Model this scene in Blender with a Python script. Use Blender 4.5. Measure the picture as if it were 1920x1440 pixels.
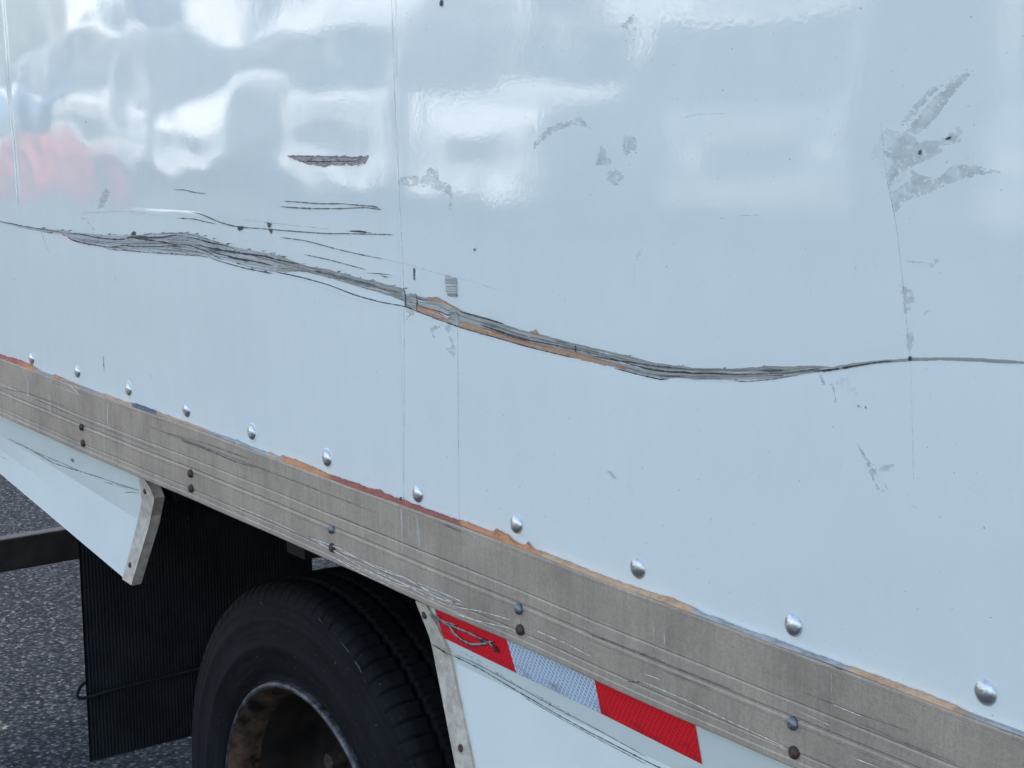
import bpy, bmesh, math, random
import numpy as np
from mathutils import Vector, Matrix, noise as mnoise
random.seed(4)
SC = bpy.context.scene
C = SC.collection
for o in list(bpy.data.objects): bpy.data.objects.remove(o)

# ------------------------------------------------------------------ camera
ZR = 1.15                                    # height of the rivet row above the asphalt
YAW, PITCH, ROLL = 0.93738, 0.17763, -0.00328
CAM = np.array([2.80427, -1.02215, ZR + 0.46368])
FPX = 3109.3                                 # focal length in pixels of the 1920 px wide photograph
def cam_axes():
    cy, sy = math.cos(YAW), math.sin(YAW); cp, sp = math.cos(PITCH), math.sin(PITCH)
    f = np.array([-sy*cp, cy*cp, -sp]); r = np.array([cy, sy, 0.0]); u = np.cross(r, f)
    cr, sr = math.cos(ROLL), math.sin(ROLL)
    return cr*r + sr*u, cr*u - sr*r, f
AR, AU, AF = cam_axes()
cd = bpy.data.cameras.new('camera'); cam = bpy.data.objects.new('camera', cd); C.objects.link(cam)
M = Matrix(((AR[0], AU[0], -AF[0], CAM[0]), (AR[1], AU[1], -AF[1], CAM[1]), (AR[2], AU[2], -AF[2], CAM[2]), (0, 0, 0, 1)))
cam.matrix_world = M
cd.sensor_width = 36; cd.lens = FPX/1920*36; cd.clip_start = 0.05; cd.clip_end = 2000
SC.camera = cam

# ------------------------------------------------------------------ light
SUN_EL, SUN_AZ = math.radians(42), math.radians(-8)      # azimuth measured from +y (behind the truck) towards +x
world = bpy.data.worlds.new('World'); SC.world = world; world.use_nodes = True
wn = world.node_tree.nodes; wl = world.node_tree.links
sky = wn.new('ShaderNodeTexSky'); sky.sky_type = 'NISHITA'; sky.sun_disc = False
sky.sun_elevation = SUN_EL; sky.sun_rotation = SUN_AZ; sky.dust_density = 4.0; sky.air_density = 1.0; sky.ozone_density = 0.3
wl.new(sky.outputs[0], wn['Background'].inputs[0]); wn['Background'].inputs[1].default_value = 0.15
sd = bpy.data.lights.new('sun', 'SUN'); sd.energy = 4.6; sd.angle = math.radians(0.5); sd.color = (1.0, 0.95, 0.88)
sun = bpy.data.objects.new('sun', sd); C.objects.link(sun)
sdir = Vector((math.sin(SUN_AZ)*math.cos(SUN_EL), math.cos(SUN_AZ)*math.cos(SUN_EL), math.sin(SUN_EL)))
sun.rotation_euler = (-sdir).to_track_quat('-Z', 'Y').to_euler()
SC.view_settings.view_transform = 'Standard'; SC.view_settings.look = 'None'
SC.view_settings.exposure = 1.96; SC.view_settings.gamma = 1.0
SC.view_settings.use_curve_mapping = False
SC.render.engine = 'CYCLES'
SC.cycles.max_bounces = 6; SC.cycles.glossy_bounces = 3; SC.cycles.sample_clamp_indirect = 12

# ------------------------------------------------------------------ materials
def ramp(nt, fac, stops):
    r = nt.nodes.new('ShaderNodeValToRGB'); e = r.color_ramp.elements
    while len(e) < len(stops): e.new(0.5)
    for k, (p, c) in enumerate(stops):
        e[k].position = p; e[k].color = (c[0], c[1], c[2], 1) if not isinstance(c, (int, float)) else (c, c, c, 1)
    nt.links.new(fac, r.inputs[0]); return r.outputs[0]
def coords(nt, kind='Object', scale=(1, 1, 1), rot=(0, 0, 0)):
    t = nt.nodes.new('ShaderNodeTexCoord'); m = nt.nodes.new('ShaderNodeMapping')
    m.inputs['Scale'].default_value = scale; m.inputs['Rotation'].default_value = rot
    nt.links.new(t.outputs[kind], m.inputs[0]); return m.outputs[0]
def noise(nt, vec, scale, detail=4, rough=0.55, dist=0.0):
    n = nt.nodes.new('ShaderNodeTexNoise'); n.inputs['Scale'].default_value = scale
    n.inputs['Detail'].default_value = detail; n.inputs['Roughness'].default_value = rough; n.inputs['Distortion'].default_value = dist
    nt.links.new(vec, n.inputs['Vector']); return n.outputs['Fac']
def mix(nt, fac, a, b, mode='MIX'):
    m = nt.nodes.new('ShaderNodeMix'); m.data_type = 'RGBA'; m.blend_type = mode
    for sock, v in ((m.inputs[0], fac), (m.inputs[6], a), (m.inputs[7], b)):
        if isinstance(v, (int, float)): sock.default_value = v
        elif isinstance(v, tuple): sock.default_value = (v[0], v[1], v[2], 1)
        else: nt.links.new(v, sock)
    return m.outputs[2]
def bump(nt, h, strength, dist, prev=None):
    b = nt.nodes.new('ShaderNodeBump'); b.inputs['Strength'].default_value = strength; b.inputs['Distance'].default_value = dist
    nt.links.new(h, b.inputs['Height'])
    if prev is not None: nt.links.new(prev, b.inputs['Normal'])
    return b.outputs[0]
def new_mat(name):
    m = bpy.data.materials.new(name); m.use_nodes = True
    return m, m.node_tree, m.node_tree.nodes['Principled BSDF']
def simple(name, col, rough=0.5, metal=0.0, var=0.25, scale=8.0, bmp=0.0, bscale=60, spec=0.5, ior=None):
    m, nt, p = new_mat(name)
    v = coords(nt)
    n = noise(nt, v, scale, 6, 0.6)
    lo = tuple(c*(1-var) for c in col); hi = tuple(min(1, c*(1+var)) for c in col)
    nt.links.new(ramp(nt, n, [(0.3, lo), (0.7, hi)]), p.inputs['Base Color'])
    p.inputs['Roughness'].default_value = rough; p.inputs['Metallic'].default_value = metal
    p.inputs['Specular IOR Level'].default_value = spec
    if bmp: nt.links.new(bump(nt, noise(nt, v, bscale, 4), bmp, 0.002), p.inputs['Normal'])
    return m

def mat_panel():
    m, nt, p = new_mat('white_gelcoat')
    v = coords(nt)
    c = ramp(nt, noise(nt, v, 2.3, 3), [(0.3, (.80, .80, .715)), (0.7, (.835, .835, .745))])
    gr = ramp(nt, noise(nt, coords(nt, 'Object', (9, 1, 3)), 3.0, 8, 0.7), [(0.35, (.93, .925, .91)), (0.6, (1, 1, 1))])
    c = mix(nt, 0.3, c, gr, 'MULTIPLY')
    sp = ramp(nt, noise(nt, v, 260, 2, 0.5), [(0.735, (1, 1, 1)), (0.765, (.62, .60, .58))])
    c = mix(nt, 1.0, c, sp, 'MULTIPLY')
    nt.links.new(c, p.inputs['Base Color'])
    nt.links.new(ramp(nt, noise(nt, v, 7, 5), [(0.3, 0.036), (0.7, 0.058)]), p.inputs['Roughness'])
    p.inputs['IOR'].default_value = 1.52
    b = bump(nt, noise(nt, v, 190, 2, 0.5), 0.035, 0.0009)
    b = bump(nt, noise(nt, coords(nt, 'Object', (1, 1, .4)), 30, 2, 0.5), 0.03, 0.002, b)
    nt.links.new(b, p.inputs['Normal'])
    return m
def mat_scuff(name, dark, mid, light, u=26, w=9, rough=0.75):
    m, nt, p = new_mat(name)
    n1 = noise(nt, coords(nt, 'UV', (u, w, 1)), 1.0, 6, 0.65)
    n2 = noise(nt, coords(nt, 'UV', (u*14, w*0.5, 1)), 1.0, 3, 0.6)
    n3 = noise(nt, coords(nt, 'UV', (u*.35, w*1.9, 1)), 1.0, 3, 0.5)
    c = ramp(nt, n3, [(0.33, dark), (0.45, mid), (0.66, light)])
    c2 = ramp(nt, n1, [(0.32, dark), (0.48, mid), (0.64, light)])
    c = mix(nt, 0.4, c, c2)
    c = mix(nt, 0.6, c, ramp(nt, n2, [(0.32, (.45, .45, .45)), (0.48, (1, 1, 1))]), 'MULTIPLY')
    nt.links.new(c, p.inputs['Base Color']); p.inputs['Roughness'].default_value = rough
    nt.links.new(bump(nt, n1, 0.5, 0.001), p.inputs['Normal'])
    return m
def mat_ghost(name, col, lo=0.42, hi=0.60, amax=0.6, scale=60, str_=(1, 1, 1)):
    """dried glue and thin dirt: a broken film of its own colour"""
    m, nt, p = new_mat(name)
    n = noise(nt, coords(nt, 'Object', str_), scale, 8, 0.72)
    nt.links.new(ramp(nt, n, [(lo, 0.0), (hi, amax)]), p.inputs['Alpha'])
    n2 = noise(nt, coords(nt), 200, 3)
    nt.links.new(ramp(nt, n2, [(0.3, tuple(c*.7 for c in col)), (0.65, col)]), p.inputs['Base Color'])
    p.inputs['Roughness'].default_value = 0.6
    return m
def mat_rail():
    m, nt, p = new_mat('weathered_aluminium')
    big = noise(nt, coords(nt, 'Object', (9, 1, 7)), 1.0, 8, 0.7)
    st = noise(nt, coords(nt, 'Object', (170, 1, 9)), 1.0, 5, 0.7)
    st2 = noise(nt, coords(nt, 'Object', (28, 1, 2.0)), 1.0, 5, 0.7)
    fine = noise(nt, coords(nt), 420, 4, 0.7)
    hz = noise(nt, coords(nt, 'Object', (3.5, 1, 330)), 1.0, 3, 0.6)
    c = ramp(nt, big, [(0.3, (.345, .270, .197)), (0.7, (.56, .443, .325))])
    c = mix(nt, 0.38, c, ramp(nt, st, [(0.3, (.74, .74, .75)), (0.5, (1, 1, 1)), (0.75, (1.16, 1.15, 1.12))]), 'MULTIPLY')
    c = mix(nt, 0.5, c, ramp(nt, st2, [(0.3, (.78, .77, .77)), (0.62, (1, 1, 1)), (0.72, (1.3, 1.28, 1.25))]), 'MULTIPLY')
    c = mix(nt, 0.6, c, ramp(nt, fine, [(0.35, (.78, .78, .78)), (0.6, (1.1, 1.1, 1.1))]), 'MULTIPLY')
    c = mix(nt, 0.5, c, ramp(nt, hz, [(0.28, (.6, .58, .57)), (0.38, (1, 1, 1)), (0.72, (1, 1, 1)), (0.8, (1.25, 1.25, 1.22))]), 'MULTIPLY')
    nt.links.new(c, p.inputs['Base Color'])
    p.inputs['Metallic'].default_value = 0.2
    nt.links.new(ramp(nt, st, [(0.3, 0.62), (0.7, 0.48)]), p.inputs['Roughness'])
    b = bump(nt, fine, 0.25, 0.0006); b = bump(nt, hz, 0.25, 0.0008, b)
    nt.links.new(b, p.inputs['Normal'])
    return m
def mat_ply():
    """one material coloured along the run by the colour attribute: bare plywood, sealant, primer"""
    m, nt, p = new_mat('exposed_panel_edge')
    a = nt.nodes.new('ShaderNodeAttribute'); a.attribute_name = 'tone'
    n = noise(nt, coords(nt, 'Object', (60, 60, 160)), 1.0, 5, 0.7)
    c = mix(nt, 1.0, a.outputs['Color'], ramp(nt, n, [(0.3, (.62, .58, .55)), (0.52, (1, 1, 1)), (0.75, (1.25, 1.2, 1.15))]), 'MULTIPLY')
    nt.links.new(c, p.inputs['Base Color']); p.inputs['Roughness'].default_value = 0.7
    nt.links.new(bump(nt, n, 0.6, 0.002), p.inputs['Normal'])
    return m
def mat_tape(name, dark, light, dirt):
    m, nt, p = new_mat(name)
    v = coords(nt, 'UV', (190, 190, 1), (0, 0, .6))
    vo = nt.nodes.new('ShaderNodeTexVoronoi'); vo.feature = 'DISTANCE_TO_EDGE'; vo.inputs['Randomness'].default_value = 0.12
    vo.inputs['Scale'].default_value = 1.0; nt.links.new(v, vo.inputs['Vector'])
    c = ramp(nt, vo.outputs['Distance'], [(0.06, light), (0.2, dark)])
    n = noise(nt, coords(nt, 'UV', (30, 90, 1)), 1.0, 7, 0.7)
    sx = nt.nodes.new('ShaderNodeSeparateXYZ'); nt.links.new(coords(nt, 'UV'), sx.inputs[0])
    ad = nt.nodes.new('ShaderNodeMath'); ad.operation = 'MULTIPLY_ADD'      # grime gathers along the tape's lower edge
    nt.links.new(sx.outputs['Y'], ad.inputs[0]); ad.inputs[1].default_value = 7.0; nt.links.new(n, ad.inputs[2])
    c = mix(nt, ramp(nt, ad.outputs[0], [(0.34, 0.75), (0.56, 0.0)]), c, dirt)
    nt.links.new(c, p.inputs['Base Color']); p.inputs['Roughness'].default_value = 0.28
    nt.links.new(bump(nt, vo.outputs['Distance'], 0.35, 0.0008), p.inputs['Normal'])
    return m
def mat_asphalt():
    m, nt, p = new_mat('asphalt')
    v = coords(nt)
    vo = nt.nodes.new('ShaderNodeTexVoronoi'); vo.inputs['Scale'].default_value = 100; nt.links.new(v, vo.inputs['Vector'])
    w = nt.nodes.new('ShaderNodeSeparateColor'); nt.links.new(vo.outputs['Color'], w.inputs[0])
    stone = ramp(nt, w.outputs[0], [(0.0, (.014, .019, .023)), (0.45, (.044, .055, .062)), (0.75, (.085, .099, .108)), (0.90, (.15, .165, .175)), (1.0, (.25, .26, .26))])
    gap = ramp(nt, vo.outputs['Distance'], [(0.25, (1, 1, 1)), (0.75, (.35, .35, .36))])
    c = mix(nt, 1.0, stone, gap, 'MULTIPLY')
    n = noise(nt, v, 95, 5, 0.8); c = mix(nt, 0.9, c, ramp(nt, n, [(0.36, (.20, .20, .22)), (0.62, (1.15, 1.15, 1.13))]), 'MULTIPLY')
    n = noise(nt, v, 1.1, 4, 0.6); c = mix(nt, 0.6, c, ramp(nt, n, [(0.3, (.8, .8, .8)), (0.7, (1.2, 1.2, 1.2))]), 'MULTIPLY')
    nt.links.new(c, p.inputs['Base Color']); p.inputs['Roughness'].default_value = 0.8; p.inputs['Specular IOR Level'].default_value = 0.12
    h = mix(nt, 0.5, vo.outputs['Distance'], n)
    nt.links.new(bump(nt, vo.outputs['Distance'], -0.9, 0.006), p.inputs['Normal'])
    return m
def mat_rubber(name, col, rings=False):
    m, nt, p = new_mat(name)
    v = coords(nt)
    c = ramp(nt, noise(nt, v, 9, 6, 0.65), [(0.3, tuple(x*.7 for x in col)), (0.75, tuple(x*1.5 for x in col))])
    if rings:
        # faint concentric scuff rings and bands of dried dust around the axle (the object's y axis)
        s = nt.nodes.new('ShaderNodeSeparateXYZ'); nt.links.new(v, s.inputs[0])
        cb = nt.nodes.new('ShaderNodeCombineXYZ'); nt.links.new(s.outputs['X'], cb.inputs[0]); nt.links.new(s.outputs['Z'], cb.inputs[1])
        ln = nt.nodes.new('ShaderNodeVectorMath'); ln.operation = 'LENGTH'; nt.links.new(cb.outputs[0], ln.inputs[0])
        ang = nt.nodes.new('ShaderNodeMath'); ang.operation = 'ARCTAN2'; nt.links.new(s.outputs['X'], ang.inputs[0]); nt.links.new(s.outputs['Z'], ang.inputs[1])
        c2 = nt.nodes.new('ShaderNodeCombineXYZ'); nt.links.new(ln.outputs['Value'], c2.inputs[0]); nt.links.new(ang.outputs[0], c2.inputs[1])
        mp = nt.nodes.new('ShaderNodeMapping'); mp.inputs['Scale'].default_value = (150, 2.0, 1); nt.links.new(c2.outputs[0], mp.inputs[0])
        rn = noise(nt, mp.outputs[0], 1.0, 5, 0.6)
        c = mix(nt, 0.8, c, ramp(nt, rn, [(0.3, (.6, .6, .6)), (0.5, (1, 1, 1)), (0.72, (1.9, 1.8, 1.7))]), 'MULTIPLY')
        nt.links.new(bump(nt, noise(nt, v, 300, 4, .6), 0.35, 0.0012, bump(nt, rn, 0.6, 0.0016)), p.inputs['Normal'])
    else:
        nt.links.new(bump(nt, noise(nt, v, 160, 4), 0.4, 0.002), p.inputs['Normal'])
    sp = ramp(nt, noise(nt, v, 150, 3, .6), [(0.66, (0, 0, 0)), (0.74, (.05, .05, .048))])
    c = mix(nt, 1.0, c, sp, 'ADD')
    nt.links.new(c, p.inputs['Base Color']); p.inputs['Roughness'].default_value = 0.72; p.inputs['Specular IOR Level'].default_value = 0.14
    return m
def mat_rust(name, a, b, rough=0.6, metal=0.3, scale=18):
    m, nt, p = new_mat(name)
    n = noise(nt, coords(nt), scale, 8, 0.7)
    nt.links.new(ramp(nt, n, [(0.38, a), (0.62, b)]), p.inputs['Base Color'])
    p.inputs['Roughness'].default_value = rough; p.inputs['Metallic'].default_value = metal
    nt.links.new(bump(nt, n, 0.4, 0.002), p.inputs['Normal'])
    return m

MP = mat_panel()
M_SCRAPE = mat_scuff('scraped_grey', (.085, .08, .066), (.33, .305, .25), (.70, .655, .56), 3.0, 17)
M_SCRAPE_L = mat_scuff('torn_gelcoat', (.06, .055, .048), (.42, .40, .355), (.76, .725, .66), 5, 16)
M_DARK = mat_scuff('black_rub', (.014, .013, .012), (.045, .042, .037), (.16, .15, .13), 40, 2)
M_MIDD = mat_scuff('brown_grey_scratch', (.06, .053, .045), (.17, .155, .13), (.34, .32, .28), 60, 3)
M_ORANGE = mat_scuff('bare_plywood', (.30, .15, .08), (.52, .27, .145), (.60, .36, .22), 10, 3)
M_PATCH = mat_scuff('torn_patch', (.09, .065, .05), (.34, .27, .22), (.60, .56, .53), 120, 4)
M_SEAM = mat_ghost('seam_grey', (.50, .52, .52), .30, .62, .42, 40, (1, 1, .3))  # thin grey line for sheet joints and faint scratches
M_WHITE = simple('clean_gelcoat', (.84, .86, .87), 0.2)
M_GLUE = mat_ghost('dried_glue', (.47, .47, .44), .30, .74, .46, 85, (1, 1, 1.4))
M_GLUE2 = mat_ghost('faint_glue', (.64, .65, .62), .34, .75, .32, 30)
M_STREAK = mat_ghost('thin_smear', (.34, .33, .31), .44, .68, .55, 130, (1, 1, .5))
M_RAIL = mat_rail()
M_GOUGE = simple('bright_gouge', (.86, .80, .70), 0.6, 0.0, 0.2, 90)
M_GDARK = simple('dark_rub', (.19, .17, .145), 0.7, 0.1, 0.5, 60)
M_DRIP = mat_ghost('mineral_drip', (1.0, .95, .86), .38, .66, .55, 60, (1, 1, .15))
M_PLY = mat_ply()
M_CHROME = simple('rivet_steel', (.60, .60, .58), 0.30, 0.9, 0.4, 70, 0.5, 110)
M_BOLT = mat_rust('grey_bolt', (.16, .165, .17), (.26, .265, .27), 0.42, 0.7, 120)
M_BOLTR = mat_rust('rusty_bolt', (.035, .022, .018), (.12, .07, .05), 0.7, 0.3, 160)
M_SKIRT = simple('skirt_white', (.77, .78, .69), 0.33, 0, 0.05, 4)
M_TRIM = mat_rust('dirty_trim', (.44, .36, .27), (.68, .58, .45), 0.7, 0.0, 60)
M_RED = mat_tape('red_reflective', (.80, .006, .012), (.90, .03, .04), (.34, .02, .024))
M_WTAPE = mat_tape('white_reflective', (.40, .47, .56), (.80, .86, .90), (.20, .18, .16))
M_TYRE = mat_rubber('tyre_rubber', (.0085, .009, .0098), True)
M_TYREDUST = simple('tyre_dust', (.10, .098, .095), 0.9, spec=.1)
M_FLAP = mat_rubber('flap_rubber', (.026, .028, .029))
M_RIM = mat_rust('rusty_rim', (.012, .009, .008), (.20, .12, .075), 0.40, 0.3, 22)
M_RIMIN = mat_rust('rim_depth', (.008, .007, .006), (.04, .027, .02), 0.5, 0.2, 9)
M_RIMEDGE = mat_rust('worn_rim_edge', (.022, .019, .017), (.17, .16, .155), 0.45, 0.5, 48)
M_HUB = simple('hub_alloy', (.45, .46, .48), 0.35, 0.8)
M_BLACK = simple('chassis_black', (.010, .009, .009), 0.7, spec=.2)
M_BAR = mat_rust('bumper_steel', (.030, .024, .021), (.062, .050, .044), 0.55, 0.3, 6)
M_STRAP = simple('strap', (.022, .026, .028), 0.8, spec=.2)
M_TWIG = simple('scored_grey', (.36, .31, .27), 0.8, 0, 0.5, 150)
M_TWIGD = simple('scored_black_shadow', (.035, .028, .028), 0.8, 0, 0.5, 150)

# ------------------------------------------------------------------ mesh helpers
class MB:
    def __init__(s): s.v, s.f, s.m, s.uv, s.mats, s.tone = [], [], [], [], [], []
    def mi(s, m):
        if m not in s.mats: s.mats.append(m)
        return s.mats.index(m)
    def grid(s, P, m, UV=None, flip=False, tone=None):
        """P[i][j] points"""
        b = len(s.v); ni, nj = len(P), len(P[0]); k = s.mi(m)
        for i in range(ni):
            for j in range(nj):
                s.v.append(tuple(P[i][j])); s.uv.append(tuple(UV[i][j]) if UV is not None else (0, 0))
                s.tone.append(tone[i] if tone is not None else (1, 1, 1))
        for i in range(ni-1):
            for j in range(nj-1):
                q = (b+i*nj+j, b+(i+1)*nj+j, b+(i+1)*nj+j+1, b+i*nj+j+1)
                s.f.append(q[::-1] if flip else q); s.m.append(k)
    def poly(s, pts, m, flip=False):
        b = len(s.v); s.v += [tuple(p) for p in pts]; s.uv += [(0, 0)]*len(pts); s.tone += [(1, 1, 1)]*len(pts)
        q = tuple(range(b, b+len(pts))); s.f.append(q[::-1] if flip else q); s.m.append(s.mi(m))
    def box(s, x0, x1, y0, y1, z0, z1, m):
        p = [(x0, y0, z0), (x1, y0, z0), (x1, y1, z0), (x0, y1, z0), (x0, y0, z1), (x1, y0, z1), (x1, y1, z1), (x0, y1, z1)]
        b = len(s.v); s.v += p; s.uv += [(0, 0)]*8; s.tone += [(1, 1, 1)]*8; k = s.mi(m)
        for f in ((0, 3, 2, 1), (4, 5, 6, 7), (0, 1, 5, 4), (1, 2, 6, 5), (2, 3, 7, 6), (3, 0, 4, 7)):
            s.f.append(tuple(b+i for i in f)); s.m.append(k)
    def prism(s, front, back, m):
        """two outlines of equal length joined"""
        n = len(front); b = len(s.v); s.v += [tuple(p) for p in front] + [tuple(p) for p in back]
        s.uv += [(0, 0)]*(2*n); s.tone += [(1, 1, 1)]*(2*n); k = s.mi(m)
        s.f.append(tuple(range(b, b+n))); s.m.append(k); s.f.append(tuple(range(b+2*n-1, b+n-1, -1))); s.m.append(k)
        for i in range(n):
            j = (i+1) % n; s.f.append((b+i, b+n+i, b+n+j, b+j)); s.m.append(k)
    def build(s, name, parent=None, smooth=False, bevel=0, fixn=False, origin=None):
        me = bpy.data.meshes.new(name)
        V = s.v
        if origin is not None: V = [(a[0]-origin[0], a[1]-origin[1], a[2]-origin[2]) for a in V]
        me.from_pydata(V, [], s.f)
        for m in s.mats: me.materials.append(m)
        me.polygons.foreach_set('material_index', s.m)
        uvl = me.uv_layers.new(name='UVMap')
        li = np.empty(len(me.loops), dtype=np.int32); me.loops.foreach_get('vertex_index', li)
        uvl.data.foreach_set('uv', np.array(s.uv, dtype=np.float32)[li].ravel())
        if any(t != (1, 1, 1) for t in s.tone):
            a = me.color_attributes.new('tone', 'FLOAT_COLOR', 'POINT')
            t = np.ones((len(s.tone), 4), dtype=np.float32); t[:, :3] = np.array(s.tone); a.data.foreach_set('color', t.ravel())
        if smooth: me.polygons.foreach_set('use_smooth', [True]*len(me.polygons))
        if fixn:
            bm = bmesh.new(); bm.from_mesh(me); bmesh.ops.recalc_face_normals(bm, faces=bm.faces); bm.to_mesh(me); bm.free()
        me.update()
        o = bpy.data.objects.new(name, me); C.objects.link(o)
        if parent is not None: o.parent = parent
        if origin is not None: o.location = origin
        if bevel:
            md = o.modifiers.new('bevel', 'BEVEL'); md.width = bevel; md.segments = 2; md.limit_method = 'ANGLE'
        return o
def thing(name, label, cat, loc=(0, 0, 0), group=None, rz=0):
    o = bpy.data.objects.new(name, None); C.objects.link(o); o.location = loc; o.rotation_euler = (0, 0, rz)
    o['label'] = label; o['category'] = cat
    if group: o['group'] = group
    return o

def unproj(px, py, y=0.0):
    """where the sight line of a photograph pixel meets the vertical plane at depth y: how the side was measured"""
    d = AF + AR*(px-960)/FPX - AU*(py-720)/FPX
    t = (y-CAM[1])/d[1]; return CAM + t*d

def curve(pts, step=4.0):
    """Catmull-Rom resampling of a measured run; extra columns ride along"""
    P = np.array(pts, float); n = len(P)
    if n == 1: return P
    out = []
    for i in range(n-1):
        p0 = P[max(i-1, 0)]; p1 = P[i]; p2 = P[i+1]; p3 = P[min(i+2, n-1)]
        k = max(1, int(np.hypot(*(p2-p1)[:2])/step))
        for j in range(k):
            t = j/k
            a = p1 + t*(p2-p1)
            # centripetal-ish damping: mostly linear when segments are very uneven
            c = 0.5*((2*p1)+(-p0+p2)*t+(2*p0-5*p1+4*p2-p3)*t*t+(-p0+3*p1-3*p2+p3)*t**3)
            out.append(0.5*a+0.5*c)
    out.append(P[-1]); return np.array(out)
def interp(tab, col=1):
    T = np.array(tab, float); return lambda x: np.interp(x, T[:, 0], T[:, col])

# ------------------------------------------------------------------ the shape of the dented side
SCR = [  # px x, top y, bottom y of the long scrape
 (-60,405,409),(0,414,417),(30,421,425),(60,426,431),(100,430,437),(126,433,441),(131,434,449),(145,436,455),(165,438,459),(200,440,465),(243,441,469),(249,435,470),(254,441,470),
 (300,437,474),(320,435,475),(350,436,477),(380,442,480),(400,450,484),(420,457,487),(440,463,492),(460,467,499),(494,472,508),(520,479,510),(562,494,509),
 (575,498,511),(615,505,520),(665,519,535),(712,530,549),(757,541,564),(759,551,574),(779,552,580),(783,555,584),(800,558,590),(820,557,597),(838,567,604),(857,577,611),
 (870,584,614),(910,596,627),(947,609,638),(975,618,647),(1005,625,653),(1050,636,663),(1080,645,671),(1150,661,688),(1200,673,703),(1215,677,706),(1240,682,709),(1280,687,709),(1300,690,711),(1375,691,712),
 (1430,687,711),(1445,686,710),(1467,687,709),(1490,687,705),(1525,685,698),(1557,688,694),(1600,681,687),(1640,676,681),(1675,674,679),(1707,671,677),(1760,670,675),(1791,670,676),(1853,672,679),(1916,677,682),(1990,683,688)]
XT = []; ZT = []
for (x, a, b) in SCR:
    q = unproj(x, (a+b)/2 + (6 if 560 < x < 757 else 0)); XT.append(q[0]); ZT.append(q[2])
XT = np.array(XT); ZT = np.array(ZT)
def zcrease(x): return np.interp(x, XT, ZT)
KN = [unproj(*p) for p in ((230,395),(290,399),(357,402),(420,411),(470,419),(600,424),(750,434))]
KX = np.array([k[0] for k in KN]); KZ = np.array([k[2] for k in KN])
D1 = unproj(640, 575); D2 = unproj(430, 120); D3 = unproj(150, 200); D4 = unproj(1500, 380)
def hsurf(x, z):
    """outward offset of the side skin in -y (metres): gentle oil-canning, the crease, and the knocks"""
    x = np.asarray(x, float); z = np.asarray(z, float)
    Z = z-ZR
    # waviness stronger towards the rear and higher up
    amp = 0.00050*np.clip(1.0-x*0.45, .22, 1.0)*np.clip((Z+0.02)/0.30, 0, 1.25)
    w = (np.sin(11*x+1.6*np.sin(9*Z)+.4)*.7 + np.sin(29*Z+4*x+1.3)*.42 + np.sin(7*x-15*Z+2.1)*.8 + .22*np.sin(31*x-22*Z) + .20*np.sin(52*Z-14*x) + .16*np.sin(47*x+18*Z+1.5*np.sin(20*Z)) + .07*np.sin(95*Z+21*x+2*np.sin(13*x)))
    h = 0.75*amp*w
    d = z-zcrease(x)
    fade = np.clip((x+0.1)/0.35, 0, 1)*np.clip((2.5-x)/0.4, 0, 1)
    h = h - 0.0005*fade*np.exp(-(d/0.010)**2)                 # the groove itself
    h = h - 0.0007*fade*np.where(d > 0, np.exp(-(d/0.10)**2), np.exp(-(d/0.035)**2))
    dk = z-np.interp(x, KX, KZ)
    h = h + 0.00045*np.exp(-(dk/0.0035)**2)*np.clip((x-KX[0])/0.05, 0, 1)*np.clip((KX[-1]-.25-x)/0.12, 0, 1)
    h = h - 0.0009*np.exp(-((x-D1[0])/.06)**2-((z-D1[2])/.022)**2)
    h = h + 0.0004*np.exp(-((x-D2[0])/.10)**2-((z-D2[2])/.05)**2)
    h = h - 0.0003*np.exp(-((x-D4[0])/.10)**2-((z-D4[2])/.06)**2)
    xr = -.060+(.412*4/3-Z)*.06
    for o_ in (0.0, .012): h = h + 0.0009*np.exp(-((x-xr-o_)/.0028)**2)*np.clip((Z-.26)/.03, 0, 1)
    # the skin laps over at the first seam
    h = h + 0.0008/(1+np.exp(-(x-1.196)/0.0006))
    return h
def on_skin(px, py, off=0.0004):
    y = 0.0
    for _ in range(4):
        q = unproj(px, py, y); y = -float(hsurf(q[0], q[2]))-off
    q = unproj(px, py, y); return (q[0], y, q[2])

RNG = np.random.default_rng(3)
def ribbon(mb, pts, mat, place, w=2.0, rag=0.3, step=4, taper=True, nv=1):
    """pts: (x, y[, width]) in measured pixels; a thin scratch lying on the surface given by place()"""
    P = [(p[0], p[1], p[2] if len(p) > 2 else w) for p in pts]
    Q = curve(P, step); n = len(Q)
    T = np.gradient(Q[:, :2], axis=0); T /= np.maximum(np.hypot(T[:, 0], T[:, 1]), 1e-6)[:, None]
    N = np.stack([-T[:, 1], T[:, 0]], 1)
    G, U = [], []; L = 0; prev = None
    for i in range(n):
        ww = max(0.15, Q[i, 2]*.40*(1+rag*RNG.normal()))
        if taper and n > 3: ww *= min(1, (i+.3)/3, (n-1-i+.3)/3)
        row, ru = [], []
        for j in range(nv+1):
            k = (j/nv)*2-1
            q = place(Q[i, 0]+N[i, 0]*ww*k, Q[i, 1]+N[i, 1]*ww*k); row.append(q)
        if prev is not None: L += math.dist(prev, row[0])
        prev = row[0]
        for j in range(nv+1): ru.append((L, j/nv))
        G.append(row); U.append(ru)
    mb.grid(G, mat, U)
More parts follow.
